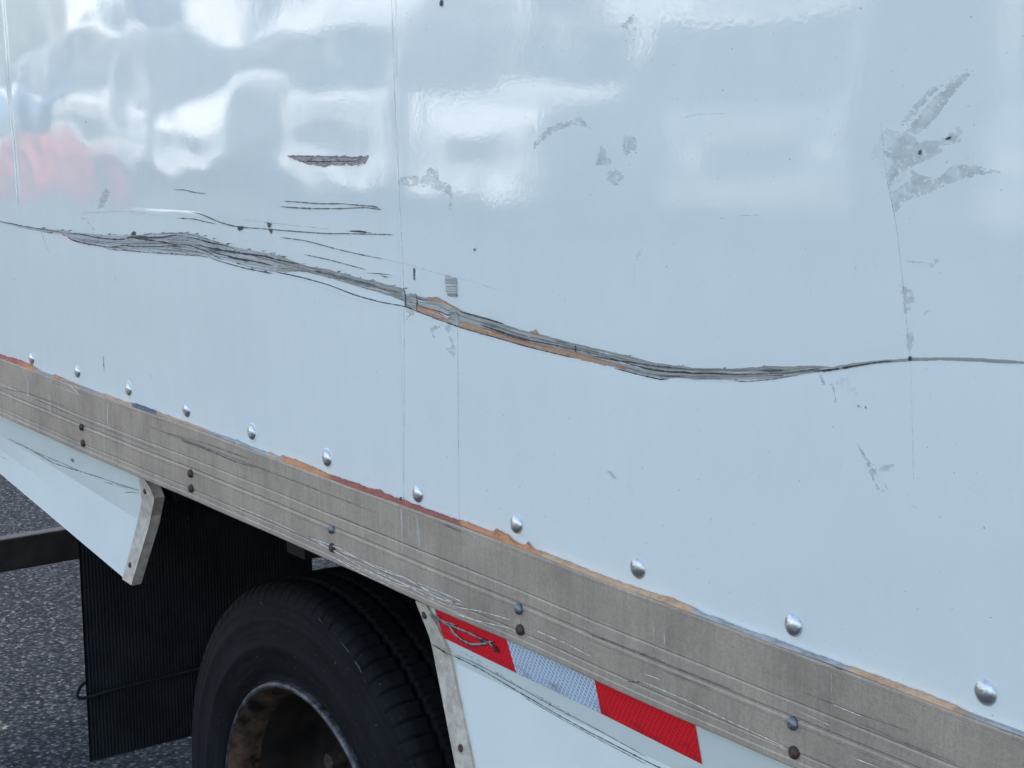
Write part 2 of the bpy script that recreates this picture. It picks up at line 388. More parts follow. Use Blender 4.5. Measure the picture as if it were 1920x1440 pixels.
def band(mb, tab, mat, place, nv=6, rag=0.5, step=4, x0=None, x1=None):
    """tab: (x, top, bottom) rows"""
    tab = [t for t in tab if (x0 is None or t[0] >= x0) and (x1 is None or t[0] <= x1)]
    xs = [tab[0][0]]
    for a, b in zip(tab, tab[1:]):
        k = max(1, int((b[0]-a[0])/step)); xs += [a[0]+(b[0]-a[0])*j/k for j in range(1, k+1)]
    ft, fb = interp(tab, 1), interp(tab, 2)
    G, U = [], []; L = 0; prev = None; r1 = r2 = 0
    for x in xs:
        r1 = .5*r1+RNG.normal()*rag; r2 = .5*r2+RNG.normal()*rag
        t, b = float(ft(x))+r1, float(fb(x))+r2
        if b < t+.3: b = t+.3
        row = [place(x, t+(b-t)*j/nv) for j in range(nv+1)]
        if prev is not None: L += math.dist(prev, row[0])
        prev = row[0]; G.append(row); U.append([(L, j/nv) for j in range(nv+1)])
    mb.grid(G, mat, U)
def inside(px, py, poly):
    r = False; n = len(poly); j = n-1
    for i in range(n):
        xi, yi = poly[i]; xj, yj = poly[j]
        if (yi > py) != (yj > py) and px < (xj-xi)*(py-yi)/(yj-yi)+xi: r = not r
        j = i
    return r
def seg_d(px, py, a, b):
    dx, dy = b[0]-a[0], b[1]-a[1]; t = max(0, min(1, ((px-a[0])*dx+(py-a[1])*dy)/max(dx*dx+dy*dy, 1e-9)))
    return math.hypot(px-a[0]-t*dx, py-a[1]-t*dy)
def patch(mb, poly, mat, place, cell=2.5, rag=1.2, frag=0):
    """an irregular smear cut into small cells that follow the surface"""
    xs = [p[0] for p in poly]; ys = [p[1] for p in poly]
    nx = int((max(xs)-min(xs))/cell)+2; ny = int((max(ys)-min(ys))/cell)+2; idx = {}; k = mb.mi(mat)
    def vid(i, j):
        if (i, j) not in idx:
            x, y = min(xs)+i*cell, min(ys)+j*cell
            idx[(i, j)] = len(mb.v); mb.v.append(place(x, y)); mb.uv.append((x/1000, y/60)); mb.tone.append((1, 1, 1))
        return idx[(i, j)]
    for i in range(nx):
        for j in range(ny):
            cx, cy = min(xs)+(i+.5)*cell, min(ys)+(j+.5)*cell
            ok = inside(cx+RNG.normal()*rag*.5, cy+RNG.normal()*rag*.5, poly)
            if ok and frag:
                dmin = min(seg_d(cx, cy, poly[a_], poly[a_-1]) for a_ in range(len(poly)))
                nv_ = mnoise.noise(Vector((cx/9.0, cy/9.0, 3.1)))+.4*mnoise.noise(Vector((cx/3.5, cy/3.5, 7.7)))
                ok = nv_ > -.30*frag-.05+.45*math.exp(-dmin/2.5)-.15
            if ok:
                mb.f.append((vid(i, j), vid(i, j+1), vid(i+1, j+1), vid(i+1, j))); mb.m.append(k)
def z1(x0, y0, s, pts): return [(x0+a/s, y0+b/s) for a, b in pts]

# ================================================================== THE SETTING
g = MB()
g.grid([[(x, y, 0) for y in (-120, -20, 0, 20, 120)] for x in (-120, -20, 0, 20, 120)], mat_asphalt())
gr = g.build('asphalt_ground', fixn=False)
gr['kind'] = 'structure'
if gr.data.polygons[0].normal.z < 0:
    gr.data.flip_normals()

# ================================================================== THE TRUCK
truck = thing('box_truck', 'white box truck with a long horizontal scrape and dented side above its rear wheels', 'truck', (0, 0, 0))

# ---- side panel with its damage
pm = MB()
xs = np.concatenate([np.linspace(-1.3, -.2, 8), np.arange(-.19, -.08, .006), np.arange(-.08, -.02, .001), np.arange(-.02, 1.19, .006), np.arange(1.19, 1.204, .0006), np.arange(1.206, 2.3, .0045), np.linspace(2.32, 5.5, 12)])
zs = np.concatenate([[ZR-.06], np.arange(ZR-.05, ZR+.64, .0035), np.linspace(ZR+.66, ZR+2.45, 14)])
XX, ZZ = np.meshgrid(xs, zs, indexing='ij'); HH = -hsurf(XX, ZZ)
pm.grid(np.stack([XX, HH, ZZ], -1).tolist(), MP, flip=False)
K = on_skin
def K2(x, y): return on_skin(x, y, .0007)
def K3(x, y): return on_skin(x, y, .0010)
# seams
ribbon(pm, [(733,-30),(736,60),(740,180),(745,300),(752,430),(756,520),(757,545)], M_SEAM, K, 1.6, .25, 8, False)
ribbon(pm, [(757,574),(758,700),(757,850),(757,935)], M_SEAM, K, 1.3, .25, 8, False)
ribbon(pm, [(858,618),(859,720),(860,860),(861,978)], M_SEAM, K, 1.2, .25, 8, False)
ribbon(pm, [(1652,230),(1662,330),(1680,420),(1694,540),(1703,640),(1706,670)], M_SEAM, K, 1.5, .3, 8, False)
ribbon(pm, [(1707,680),(1710,780),(1713,900)], M_GLUE2, K, 3, .3, 8, False)
ribbon(pm, [(13,60),(18,200),(27,265),(35,390)], M_SEAM, K, 1.5, .25, 8)
# the long scrape
band(pm, SCR, M_SCRAPE_L, K, 8, .7, 4, None, 520)
band(pm, SCR, M_SCRAPE, K, 8, .35, 4, 520, None)
band(pm, [(781,571,584),(810,579,593),(840,589,604),(857,598,610)], M_ORANGE, K2, 4, .6)
band(pm, [(861,601,613),(880,606,619),(910,616,627),(975,632,647),(1037,651,660),(1100,666,677),(1150,680,688),(1175,690,693)], M_ORANGE, K2, 4, .9)
band(pm, [(800,558,562),(815,557,564),(835,565,572),(845,572,579),(857,577,583)], M_ORANGE, K2, 2, .5)
patch(pm, [(841,580),(857,584),(860,611),(842,605)], M_SCRAPE_L, K3, 1.6)
ribbon(pm, [(780,552),(782,566),(781,583)], M_DARK, K3, 2.2, .4, 4)
ribbon(pm, [(757,541),(760,556),(760,576)], M_DARK, K3, 2.0, .4, 4)
patch(pm, [(992,623),(1006,617),(1008,627),(1000,627)], M_ORANGE, K3, 1.5)
for sc in ([(860,584,2),(900,594,2.4),(930,603,3.4),(947,608,2)], [(126,434),(127,444),(135,450,3),(150,454,2.5),(170,458),(200,462),(215,463,2.5),(230,460),(250,462,1.6),(300,462,2),(320,460),(350,459),(370,465,2.4),(385,470,3),(400,478,2.5),(416,487,2)],
           [(126,438),(150,439),(180,445,2.4),(215,449,3.2),(235,448,2),(245,445,2),(265,448,3.5),(300,453,3),(330,459,2.5),(345,459,2)],
           [(236,445,3),(260,444,4),(295,446,3),(325,441,2),(350,443,1.6),(380,451,3),(400,456,4),(415,459,3),(430,464,2)],
           [(370,458,2),(390,464,3.5),(420,470,4.5),(460,476,4),(495,480,4.5),(520,487,3),(562,495,2)],
           [(386,467,2),(405,474,2.5),(440,483,2.5),(500,494,2)], [(411,477,3),(425,479,3.5),(440,485,3.5),(475,490,2.5),(515,499,2)],
           [(395,484,2),(420,492,1.6),(460,503,2),(500,511,2),(512,513,2)]):
    ribbon(pm, sc, M_DARK, K3, 2.0, .3, 4)
for sc in ([(300,438),(340,437),(380,446),(420,458),(436,464)], [(300,468),(340,471),(380,475)], [(200,467),(250,471),(300,475),(380,480)], [(150,447),(190,453),(240,457),(300,457)], [(310,449),(350,451),(380,458)], [(320,465),(360,470),(392,478)],
           [(440,470),(500,486),(560,502),(640,520),(757,552)], [(530,490),(600,506),(680,530),(757,556)], [(590,506),(640,522),(720,542),(757,549)]):
    ribbon(pm, sc, M_MIDD, K3, 1.6, .45, 4)
for off, w in ((.25, 2.0), (.5, 3.0), (.72, 1.8)):
    ft, fb = interp(SCR, 1), interp(SCR, 2)
    ribbon(pm, [(x, float(ft(x)+(fb(x)-ft(x))*(off+.06*math.sin(x/37)+.05*math.sin(x/90+off*9))), w*(.8+.4*math.sin(x/53+off*5))) for x in range(900, 1560, 22)], M_DARK if off == .5 else M_MIDD, K3, w, .25, 4)
ribbon(pm, [(1079,648,2.4),(1079,660,2.4)], M_DARK, K3, 2.5, .2, 3, False)
ribbon(pm, [(1110,667),(1160,676),(1230,686),(1290,692)], M_DARK, K3, 2.2, .3)
ribbon(pm, [(1525,697,4),(1575,691,4),(1640,680,3),(1675,677,2.4)], M_DARK, K3, 3, .3)
ribbon(pm, [(1150,690),(1200,703,2.5),(1237,711,3),(1255,710,2)], M_DARK, K2, 2, .3)
ribbon(pm, [(1375,714),(1400,715),(1450,711),(1470,706)], M_MIDD, K2, 1.8, .4)
# the shut crease under it
ribbon(pm, [(517,510),(565,520),(615,534),(665,553),(712,566),(760,575),(800,591),(860,613),(930,633),(1000,653),(1080,672)], M_DARK, K3, 2.2, .2)
ribbon(pm, [(517,513),(565,524),(615,539),(665,558),(712,571),(760,579)], M_WHITE, K2, 2.4, .2)
# chips and burrs along both lips, loose fibres, and the bright rolled lip below
_ft, _fb = interp(SCR, 1), interp(SCR, 2)
for k in range(80):
    x = float(RNG.uniform(60, 760) if k % 4 else RNG.uniform(760, 1560)); up = RNG.random() < .5
    e = float(_ft(x) if up else _fb(x)); l = float(RNG.uniform(.8, 2.6)); dx = float(RNG.uniform(2, 12))
    ribbon(pm, [(x, e), (x+dx*.5, e+(-l if up else l)*.5), (x+dx, e+(-l if up else l)*.8)], M_MIDD if RNG.random() < .7 else M_DARK, K2, float(RNG.uniform(1, 2.6)), .4, 2)
for k in range(170):
    x = float(RNG.uniform(130, 1560)); t = float(RNG.uniform(.12, .9)); L0 = float(RNG.uniform(8, 60)); n_ = 4
    ribbon(pm, [(x+L0*j/n_, float(_ft(x+L0*j/n_)*(1-t)+_fb(x+L0*j/n_)*t)) for j in range(n_+1)], (M_MIDD, M_WHITE, M_SCRAPE_L, M_DARK)[int(RNG.integers(0, 4))], K3, float(RNG.uniform(.8, 1.7)), .5, 4)
ribbon(pm, [(x, float(_fb(x))+2.8, 2.0) for x in range(770, 1500, 24)], M_WHITE, K, 2, .45)
# separate scratches above it
for sc, m in (([(325,356),(345,356),(365,361),(388,363)], M_MIDD), ([(531,377),(560,379),(600,382,2.6),(640,382),(662,384),(700,387,3),(712,391)], M_MIDD), ([(522,387),(545,389,2.6),(585,391,3),(640,391,2.4),(680,389,2),(700,391,2.6),(715,393,3)], M_MIDD),
              ([(331,409),(365,411),(385,416),(406,420)], M_MIDD), ([(357,397),(375,401),(392,408,3),(410,416,2),(430,422,3),(450,426,3.6),(480,428),(505,430,2.4),(555,434,2.4),(612,438,3),(650,438,2.4),(739,440,2.4)], M_MIDD),
              ([(651,433),(675,434,5),(697,437,2)], M_DARK), ([(525,445),(570,451,2.2),(620,464,2.2),(660,474,2.2),(700,482,2),(718,485)], M_MIDD), ([(718,485,1.2),(757,494,1.1),(820,512,1.1),(880,527,1.0),(940,545,.8)], M_SEAM),
              ([(570,477),(620,488),(687,506)], M_MIDD), ([(687,512),(710,513),(735,516)], M_MIDD), ([(712,516),(722,519,3),(733,520)], M_MIDD),
              ([(0,415),(60,427),(126,437)], M_MIDD), ([(405,406,1.2),(500,417,1.2),(620,430,1.0)], M_SEAM), ([(150,400,1.2),(235,396,1.2),(300,404,1.2)], M_SEAM), ([(193,667,1.6),(195,697,1.6)], M_MIDD), ([(281,697),(284,714)], M_STREAK),
              ([(1143,882,2),(1160,905,1)], M_STREAK), ([(1380,405,1),(1428,403,1.4)], M_SEAM), ([(1275,222,1),(1310,214,1.4),(1360,213,1)], M_SEAM)):
    ribbon(pm, sc, m, K2, 2.0, .3)
for b in ([(447,424),(457,424),(455,430),(448,433),(445,430)], [(500,417),(508,418),(508,425),(503,427)], [(503,430),(512,430),(508,438)], [(246,437),(250,433),(254,434),(254,441),(245,441)], [(775,503),(777,503),(777,524),(775,524)], [(1722,283),(1728,280),(1726,290),(1721,290)], [(1774,258),(1784,255),(1780,261),(1773,262)],
          [(825,0),(830,0),(829,12),(824,10)], [(1703,668),(1709,668),(1709,676),(1703,676)], [(888,466),(891,466),(889,472)], [(160,228),(163,228),(163,231)], [(1621,762),(1625,762),(1623,767)], [(1608,760),(1611,761),(1610,765)]):
    patch(pm, b, M_DARK, K3, 1.2, .6)
# torn rectangle high up
band(pm, [(538,291,293),(552,292,299),(566,292,305),(580,293,309),(600,293,311),(612,293,313),(625,293,310),(640,293,311),(650,293,307),(660,294,310),(672,292,308),(684,293,306),(691,293,295)], M_PATCH, K, 6, 1.2, 3)
ribbon(pm, [(540,292),(600,293),(660,295),(688,294)], M_MIDD, K2, 2.0, .4)
ribbon(pm, [(565,303),(620,303),(672,302)], M_DARK, K2, 1.6, .6)
for x in (596, 602, 612, 618, 634, 645, 659, 671): ribbon(pm, [(x,305),(x+1,313)], M_MIDD, K2, 1.6, .3, 2)
# glue and tape remnants
patch(pm, [(834,519),(838,515),(845,520),(856,522),(857,558),(848,556),(840,556),(835,540)], M_SCRAPE_L, K2, 1.6)
for P in (z1(640,0,3,[(1075,840),(1085,800),(1130,750),(1170,715),(1225,690),(1310,672),(1345,655),(1402,728),(1350,705),(1290,706),(1200,742),(1140,785),(1095,830)]),
          z1(640,0,3,[(1460,808),(1500,860),(1532,928),(1430,930),(1445,860)]), z1(640,0,3,[(1590,760),(1665,770),(1660,860),(1580,870)]), z1(640,0,3,[(1500,960),(1540,945),(1600,990),(1540,1050),(1490,1010)]),
          z1(640,0,3,[(320,1010),(360,990),(445,988),(500,940),(545,945),(550,1010),(620,1035),(622,1190),(600,1180),(615,1098),(520,1060),(440,1048),(330,1042)]),
          z1(640,0,3,[(1635,75),(1658,82),(1605,165),(1570,150)]),
          z1(1280,0,3,[(1230,715),(1240,665),(1330,560),(1390,495),(1480,470),(1400,540),(1330,620),(1270,700)]),
          z1(1280,0,3,[(1250,740),(1330,640),(1420,540),(1560,430),(1640,395),(1540,500),(1430,650),(1330,760)]),
          z1(1280,0,3,[(1135,850),(1200,795),(1250,735),(1330,790),(1440,790),(1550,712),(1578,740),(1560,802),(1450,820),(1468,855),(1320,925),(1215,975),(1165,1060),(1150,970),(1190,900),(1145,885)]),
          z1(1280,0,3,[(1165,1085),(1270,1015),(1280,952),(1330,980),(1420,1008),(1530,920),(1650,930),(1800,970),(1560,1010),(1400,1080),(1250,1135),(1195,1200)]),
          z1(1520,480,4.8,[(800,260),(900,300),(945,370),(890,500),(845,525),(825,400)]), z1(1520,480,4.8,[(860,700),(930,670),(935,740),(890,880),(868,800)]), z1(1520,480,4.8,[(860,38),(1040,58),(1140,16),(1158,48),(1100,105),(1030,72),(870,52)]), z1(1520,480,4.8,[(1010,540),(1040,490),(1090,485),(1040,535)]),
          z1(0,0,3,[(550,1170),(560,1110),(590,1060),(625,1075),(600,1130),(565,1180)]), [(1135,883),(1146,884),(1160,903),(1148,895)],
          z1(1200,480,4,[(1335,870),(1365,890),(1390,960),(1380,985),(1350,930)]), z1(1200,480,4,[(1390,925),(1450,960),(1465,1040),(1480,1110),(1452,1095),(1448,1000)]),
          [(1605,828),(1622,852),(1642,880),(1640,905),(1660,922),(1645,918),(1632,890)], [(1655,872),(1685,868),(1672,885),(1645,884)], [(1700,935),(1722,955),(1712,952)],
          z1(400,380,4,[(1620,940),(1690,905),(1700,925),(1650,975),(1660,1030),(1640,990)]), z1(400,380,4,[(1710,905),(1800,930),(1770,980),(1830,1130),(1800,1160),(1740,1095),(1790,1080),(1760,990)]), z1(400,380,4,[(1435,790),(1500,800),(1530,830),(1480,850),(1450,880)])):
    patch(pm, P, M_GLUE, K, 2.0, 1.2, .8)
for P in ([(1560,712),(1590,706),(1610,740),(1590,745)], z1(1280,0,3,[(1500,430),(1640,395),(1500,560),(1400,700),(1330,760),(1420,600)]), [(1630,290),(1660,240),(1700,250),(1700,330),(1670,360)], [(1190,480),(1205,465),(1200,490)]):
    patch(pm, P, M_GLUE2, K, 2.6, 1.2, .6)
for sc in ([(150,262,2),(162,275,1.4)], [(255,303),(262,330)], [(148,408),(170,412)], [(163,415),(178,432,3)], [(25,522),(28,526)], [(76,432),(92,474,1.2)], [(215,517,2),(219,527,2)], [(1535,700,3),(1548,724,2.4),(1548,735,2)], [(1560,715,2),(1566,745,2.4),(1567,757,3)], [(1605,830),(1640,885),(1668,922)], [(1060,560),(1060,563)], [(90,640,1),(97,668,1)], [(1190,490,1),(1190,540,1)]):
    ribbon(pm, sc, M_STREAK, K2, 2, .4)
panel = pm.build('side_panel', truck, smooth=True)
panel.data.update()

# ---- rivets along the panel foot
RIV = [(60,672),(146,696),(242,730),(351,770),(473,811),(614,860),(784,925),(969,982),(1197,1066),(1488,1171),(1849,1299)]
def dome(name, q, r, hgt, mat, parent, ringmat=None, flat=.0, seg=28, tilt=0.0):
    m = MB(); n = 9
    P, U = [], []
    for i in range(seg+1):
        a = 2*math.pi*i/seg; row = []
        for j in range(n+1):
            t = j/n; rr = r*math.cos(t*math.pi/2) if j < n else 0
            yy = -hgt*math.sin(t*math.pi/2)*(1-.22*flat*(t > .8))
            row.append((rr*math.cos(a), yy, rr*math.sin(a)))
        P.append(row)
    m.grid(P, mat, flip=False)
    # seat under the head
    P = [[((r*(1.0 if k else .98))*math.cos(2*math.pi*i/seg), 0.0 if k == 0 else .0015, r*math.sin(2*math.pi*i/seg)) for k in range(2)] for i in range(seg+1)]
    m.grid(P, mat)
    if ringmat is not None:
        P = [[(r*s*math.cos(2*math.pi*i/seg), yy, r*s*math.sin(2*math.pi*i/seg)) for s, yy in ((1.0, -.0006), (1.18, -.0012), (1.36, .0002))] for i in range(seg+1)]
        m.grid(P, ringmat, flip=True)
    o = m.build(name, parent, smooth=True, fixn=True); o.location = q; o.rotation_euler = (tilt, 0, tilt*.7); return o
for i, (x, y) in enumerate(RIV):
    q = on_skin(x, y, -.0002)
    o = dome('rivet', q, .0106, .0048, M_CHROME, panel, MP if i in (2, 4, 5) else None, tilt=RNG.normal()*.05)
# a few more out of frame to both ends
# ---- bottom rail
RT = [(0,671),(50,690),(125,717),(182,739),(250,763),(295,778),(375,806),(428,825),(500,853),(572,880),(622,900),(685,922),(750,944),(840,976),(880,990),(960,1021),(1035,1050),(1135,1090),(1235,1125),(1360,1172),(1460,1210),(1565,1247),(1690,1295),(1815,1342),(1915,1379)]
RB = [(0,779),(100,825),(175,859),(262,895),(375,943),(480,990),(585,1034),(685,1081),(742,1109),(814,1142),(949,1199),(1114,1274),(1210,1320),(1330,1372),(1440,1419),(1490,1440)]
YF = -.0085
def edge_fn(T, y, lin=3):
    Q = np.array([unproj(px, py, y) for px, py in curve(T, 60)]); X = Q[:, 0]; Z = Q[:, 2]
    # smooth a little
    Z2 = Z.copy()
    for _ in range(2): Z2[1:-1] = (Z2[:-2]+2*Z2[1:-1]+Z2[2:])/4
    c = np.polyfit(X, Z2, 1)
    X = np.concatenate([[-1.3], X, [5.5]]); 
    Z2 = np.concatenate([[Z2[0]+c[0]*(-1.3-X[1])*.3], Z2, [Z2[-1]]])
    return lambda x: np.interp(x, X, Z2)
zt, zb = edge_fn(RT, YF), edge_fn(RB, YF)
PROF = [(0.0, .0085), (0.0, .003), (.012, .0008), (.03, 0), (.055, 0), (.06, .0006), (.065, 0), (.30, 0), (.42, 0), (.435, .0011), (.45, 0), (.55, -.0004), (.565, .0010), (.585, .0010), (.60, 0), (.625, 0), (.632, .0012), (.64, 0),
        (.84, 0), (.858, .0007), (.865, .0007), (.872, 0), (.93, 0), (.94, -.0010), (.985, -.0010), (1.0, .0002), (1.0, .03)]
def rail_pt(x, v, dy=0.0):
    ys = np.interp(v, [p[0] for p in PROF[2:-1]], [p[1] for p in PROF[2:-1]])
    t, b = float(zt(x)), float(zb(x)); return (x, YF+ys+dy, t+(b-t)*v)
rm = MB()
RX = np.concatenate([np.linspace(-1.3, -.15, 6), np.arange(-.14, 2.2, .008), np.linspace(2.22, 5.5, 8)])
rm.grid([[(x, YF+p[1]+.0004*math.sin(x*23), float(zt(x))+(float(zb(x))-float(zt(x)))*p[0]) for p in PROF] for x in RX], M_RAIL, flip=True)
def KR(x, y):  # a point of the photograph on the rail face
    q = unproj(x, y, YF-.0012); return (q[0], YF-.0012, q[2])
def KR2(x, y):
    q = unproj(x, y, YF-.0026); return (q[0], YF-.0026, q[2])
for sc in ([(578,1008),(600,1015),(640,1030),(700,1062),(760,1085)], [(585,1012),(625,1032),(690,1070),(745,1095),(800,1108)], [(640,1034),(690,1055),(740,1075),(790,1100),(860,1134)], [(700,1070),(760,1096),(800,1118),(840,1135),(900,1146),(960,1163)],
           [(720,1066),(770,1088),(820,1120),(870,1135)], [(620,1042),(680,1076),(730,1098)], [(780,1092),(830,1112),(870,1130)], [(850,1150),(900,1165),(965,1180)], [(1204,1278),(1250,1297),(1310,1324),(1380,1358),(1475,1402)], [(1000,1180),(1060,1206),(1110,1232)],
           [(1204,1262),(1240,1275)], [(1560,1320),(1620,1345)], [(100,722,1),(150,741,1)], [(1600,1421),(1650,1440)], [(125,717,1.2),(151,741,1.2)], [(560,1000,1),(500,972,1),(440,948,1)], [(1490,1330,1),(1560,1362,1)]):
    ribbon(rm, sc, M_GOUGE, KR2, 1.5, .45)
for sc in ([(340,826,3),(380,840,3),(440,865,2),(480,877,1.4)], [(310,812,1.4),(380,830,1.4),(470,862,1.4)], [(60,745,1),(160,790,1),(300,845,1)], [(280,800,1.2),(400,845,1.2),(560,905,1.2),(700,960,1)], [(830,982,3),(870,1000,2)], [(1175,1278,4),(1200,1279,4),(1206,1282,2)], [(1560,1250,3),(1580,1257,3)],
           [(1100,1188,1.6),(1200,1225,3),(1290,1262,3.5),(1370,1292,2)], [(1240,1256,1),(1330,1290,1)], [(0,727,1),(60,740,1),(130,765,1)], [(620,962,1),(760,1020,1),(900,1075,1)], [(1500,1296,1),(1600,1335,1),(1700,1370,1)], [(580,1006,4),(583,1010,3)], [(1600,1350,1.3),(1700,1395,1.3),(1790,1430,1.2)]):
    ribbon(rm, sc, M_GDARK, KR, 1.4, .5)
for x, y, l in ((752,948,130),(765,955,70),(782,962,60),(785,965,90),(52,700,60),(93,735,50),(201,760,50),(1480,1215,20),(1558,1255,90),(1562,1360,50),(1225,1160,60),(1245,1180,40),(535,872,50),(1320,1165,30),(615,930,30),(170,812,20),(356,900,12),(973,1160,20)):
    ribbon(rm, [(x, y, 3), (x+l*.02, y+l*.5, 2.4), (x+l*.035, y+l, 1.4)], M_DRIP, KR, 3, .3, 6)
rail = rm.build('bottom_rail', truck, smooth=False)
for p in rail.data.polygons: p.use_smooth = False
# rail bolts
for (x, y), (x2, y2) in zip([(153,801),(357,888),(621,992),(972,1142),(1486,1357)], [(156,831),(358,916),(623,1027),(975,1181),(1489,1411)]):
    for (a, b), mt in (((x, y), M_BOLT if x > 500 else M_BOLTR), ((x2, y2), M_BOLTR)):
        q = unproj(a, b, YF-.001); dome('bolt', tuple(q), .0062, .0042, mt, rail, None, .5, 20)
# ---- torn foot of the panel showing above the rail: plywood, old sealant
W_ = (.42, .38, .36); O_ = (.58, .24, .10); RB_ = (.36, .10, .055); L_ = (.60, .36, .20); S_ = (.12, .13, .13); G_ = (.42, .41, .38); R0 = (.42, .11, .06)
EDGE = [(-60,8,R0),(0,8,R0),(30,11,R0),(50,12,O_),(62,10,O_),(78,4,W_),(96,5,W_),(101,8,O_),(125,6,L_),(150,4,L_),(155,3,G_),(178,3,W_),(190,7,L_),(215,6,L_),(246,6,L_),(249,9,S_),(270,10,S_),(292,8,S_),(296,7,L_),(340,7,L_),(375,6,L_),(415,4,W_),(425,7,W_),(432,7,G_),(470,5,G_),(500,6,G_),(506,9,L_),(524,7,W_),(530,13,O_),(560,13,O_),(600,12,O_),(616,10,O_),(622,11,RB_),
        (660,12,RB_),(700,11,RB_),(712,15,RB_),(720,11,RB_),(760,10,RB_),(800,10,RB_),(840,9,RB_),(860,9,RB_),(866,11,O_),(900,11,O_),(925,12,O_),(930,22,O_),(938,21,O_),(955,17,O_),(962,10,O_),(975,8,O_),(985,11,O_),(990,20,O_),(996,10,O_),(1020,11,L_),(1060,11,L_),(1130,11,L_),(1190,10,L_),(1235,12,L_),(1255,16,L_),(1290,14,L_),(1308,11,W_),(1316,8,G_),(1340,9,G_),(1352,9,W_),(1370,8,G_),(1420,9,W_),(1448,12,W_),(1500,10,W_),(1535,9,G_),(1545,10,W_),(1580,9,W_),(1600,11,L_),(1650,13,L_),(1720,14,L_),(1790,13,L_),(1808,9,L_),(1815,6,G_),(1860,8,G_),(1920,8,G_),(1990,8,G_)]
em = MB(); fr = interp(RT + [(1990,1407)], 1)
ex = np.arange(-60, 1990, 3.0); er = [e[0] for e in EDGE]; G, T = [], []
for x in ex:
    yb = float(fr(x)) if x > 0 else 671+x*.37
    hgt = .88*float(np.interp(x, er, [e[1] for e in EDGE])) + RNG.normal()*.7
    tone = tuple(float(np.interp(x, er, [e[2][k] for e in EDGE])) for k in range(3))
    row = []
    for v, off in ((0, .0004), (.12, .0030), (.6, .0070), (1.1, .0080)):
        yy = yb-hgt+(hgt)*v; yk = 0
        for _ in range(3):
            q = unproj(x, yy, yk); yk = -float(hsurf(q[0], q[2]))-off
        row.append((q[0], yk, q[2]))
    G.append(row); T.append(tone)
em.grid(G, M_PLY, tone=T)
for a, b in ((0, 480), (1130, 1930)):        # highlight along the rail's top lip, laid on as a bright strip
    xs_ = range(a, b, 14)
    ribbon(em, [(x, float(fr(x))-1.2+.6*math.sin(x/31), 2.2 if a else 1.4) for x in xs_], M_HUB, lambda x, y: tuple(unproj(x, y, YF+.001)), 2, .3)
ribbon(em, [(x, float(fr(x))-.2, 1.4) for x in range(500, 1200, 14)], M_MIDD, lambda x, y: tuple(unproj(x, y, YF+.001)), 2, .3)
ribbon(em, [(751,932,5),(752,942,5)], M_DARK, lambda x, y: tuple(unproj(x, y, YF+.003)), 3, .2, 3, False)
em.build('torn_panel_edge', truck, smooth=True)

# ---- skirts below the rail
def skirt(mb, left, fold, bottom, ys, mat, n=24, m=6, place=None):
    pass
YK = (.003, .017, -.026)            # depth at rail, at the fold, at the foot
def lerp(a, b, t): return tuple(a[k]+(b[k]-a[k])*t for k in range(3))
def sk_y(z):
    zr0 = ZR-.131; zf = ZF
    if z >= zf: return YK[0]+(YK[1]-YK[0])*min(1, (zr0-z)/(zr0-zf))
    return YK[1]+(YK[2]-YK[1])*min(1.6, (zf-z)/.30)
ZF = float(unproj(1050, 1338, YK[1])[2])
def on_skirt(px, py, off=0.0):
    y = 0.0
    for _ in range(5):
        q = unproj(px, py, y); y = sk_y(float(q[2]))-off
    q = unproj(px, py, y); return (q[0], y, q[2])
def rows_mesh(mb, lefts, rights, mat, n=30, flip=False):
    mb.grid([[lerp(l, r, i/n) for l, r in zip(lefts, rights)] for i in range(n+1)], mat, flip=flip)
# front skirt (right in the photograph)
s2 = MB()
def zpts(xl_fn, xr_fn, zlist): 
    L, R_ = [], []
    for z in zlist:
        L.append((xl_fn(z), sk_y(z), z)); R_.append((xr_fn(z), sk_y(z), z))
    return L, R_
tA, tB, tC = on_skirt(799, 1133), on_skirt(844, 1223), on_skirt(889, 1440)
def xl2(z):
    return float(np.interp(-z, [-(ZR-.10), -tA[2], -tB[2], -tC[2], -(ZR-.6)], [tA[0]-.004, tA[0], tB[0], tC[0], tC[0]+(tC[0]-tB[0])*((tC[2]-(ZR-.6))/(tB[2]-tC[2]))]))
zl = [ZR-.10, ZR-.131, ZR-.15, ZF+.004, ZF, ZF-.004, ZR-.30, ZR-.40, ZR-.55]
L, R_ = zpts(lambda z: xl2(z)-.006, lambda z: 5.4, zl)
rows_mesh(s2, L, R_, M_SKIRT, 60)
for sc, w in (([(849,1229),(900,1254),(960,1290),(1030,1331),(1100,1370),(1213,1428),(1250,1446)], 2.6), ([(852,1226),(905,1251),(965,1284),(1040,1326),(1120,1368),(1213,1420)], 1.4), ([(980,1306),(1060,1352),(1130,1390),(1213,1434)], 1.4)):
    ribbon(s2, sc, M_MIDD, lambda x, y: on_skirt(x, y, .0006), w, .3)
for sc in ([(860,1220),(900,1240),(940,1268),(980,1292),(1020,1315),(1060,1338),(1080,1345)], [(1000,1300,3),(1050,1328,4),(1075,1342,3)], [(880,1236,3),(930,1262,3),(960,1277,2)]):
    ribbon(s2, sc, M_STREAK, lambda x, y: on_skirt(x, y, .0008), 3, .5)
skf = s2.build('front_skirt', truck)
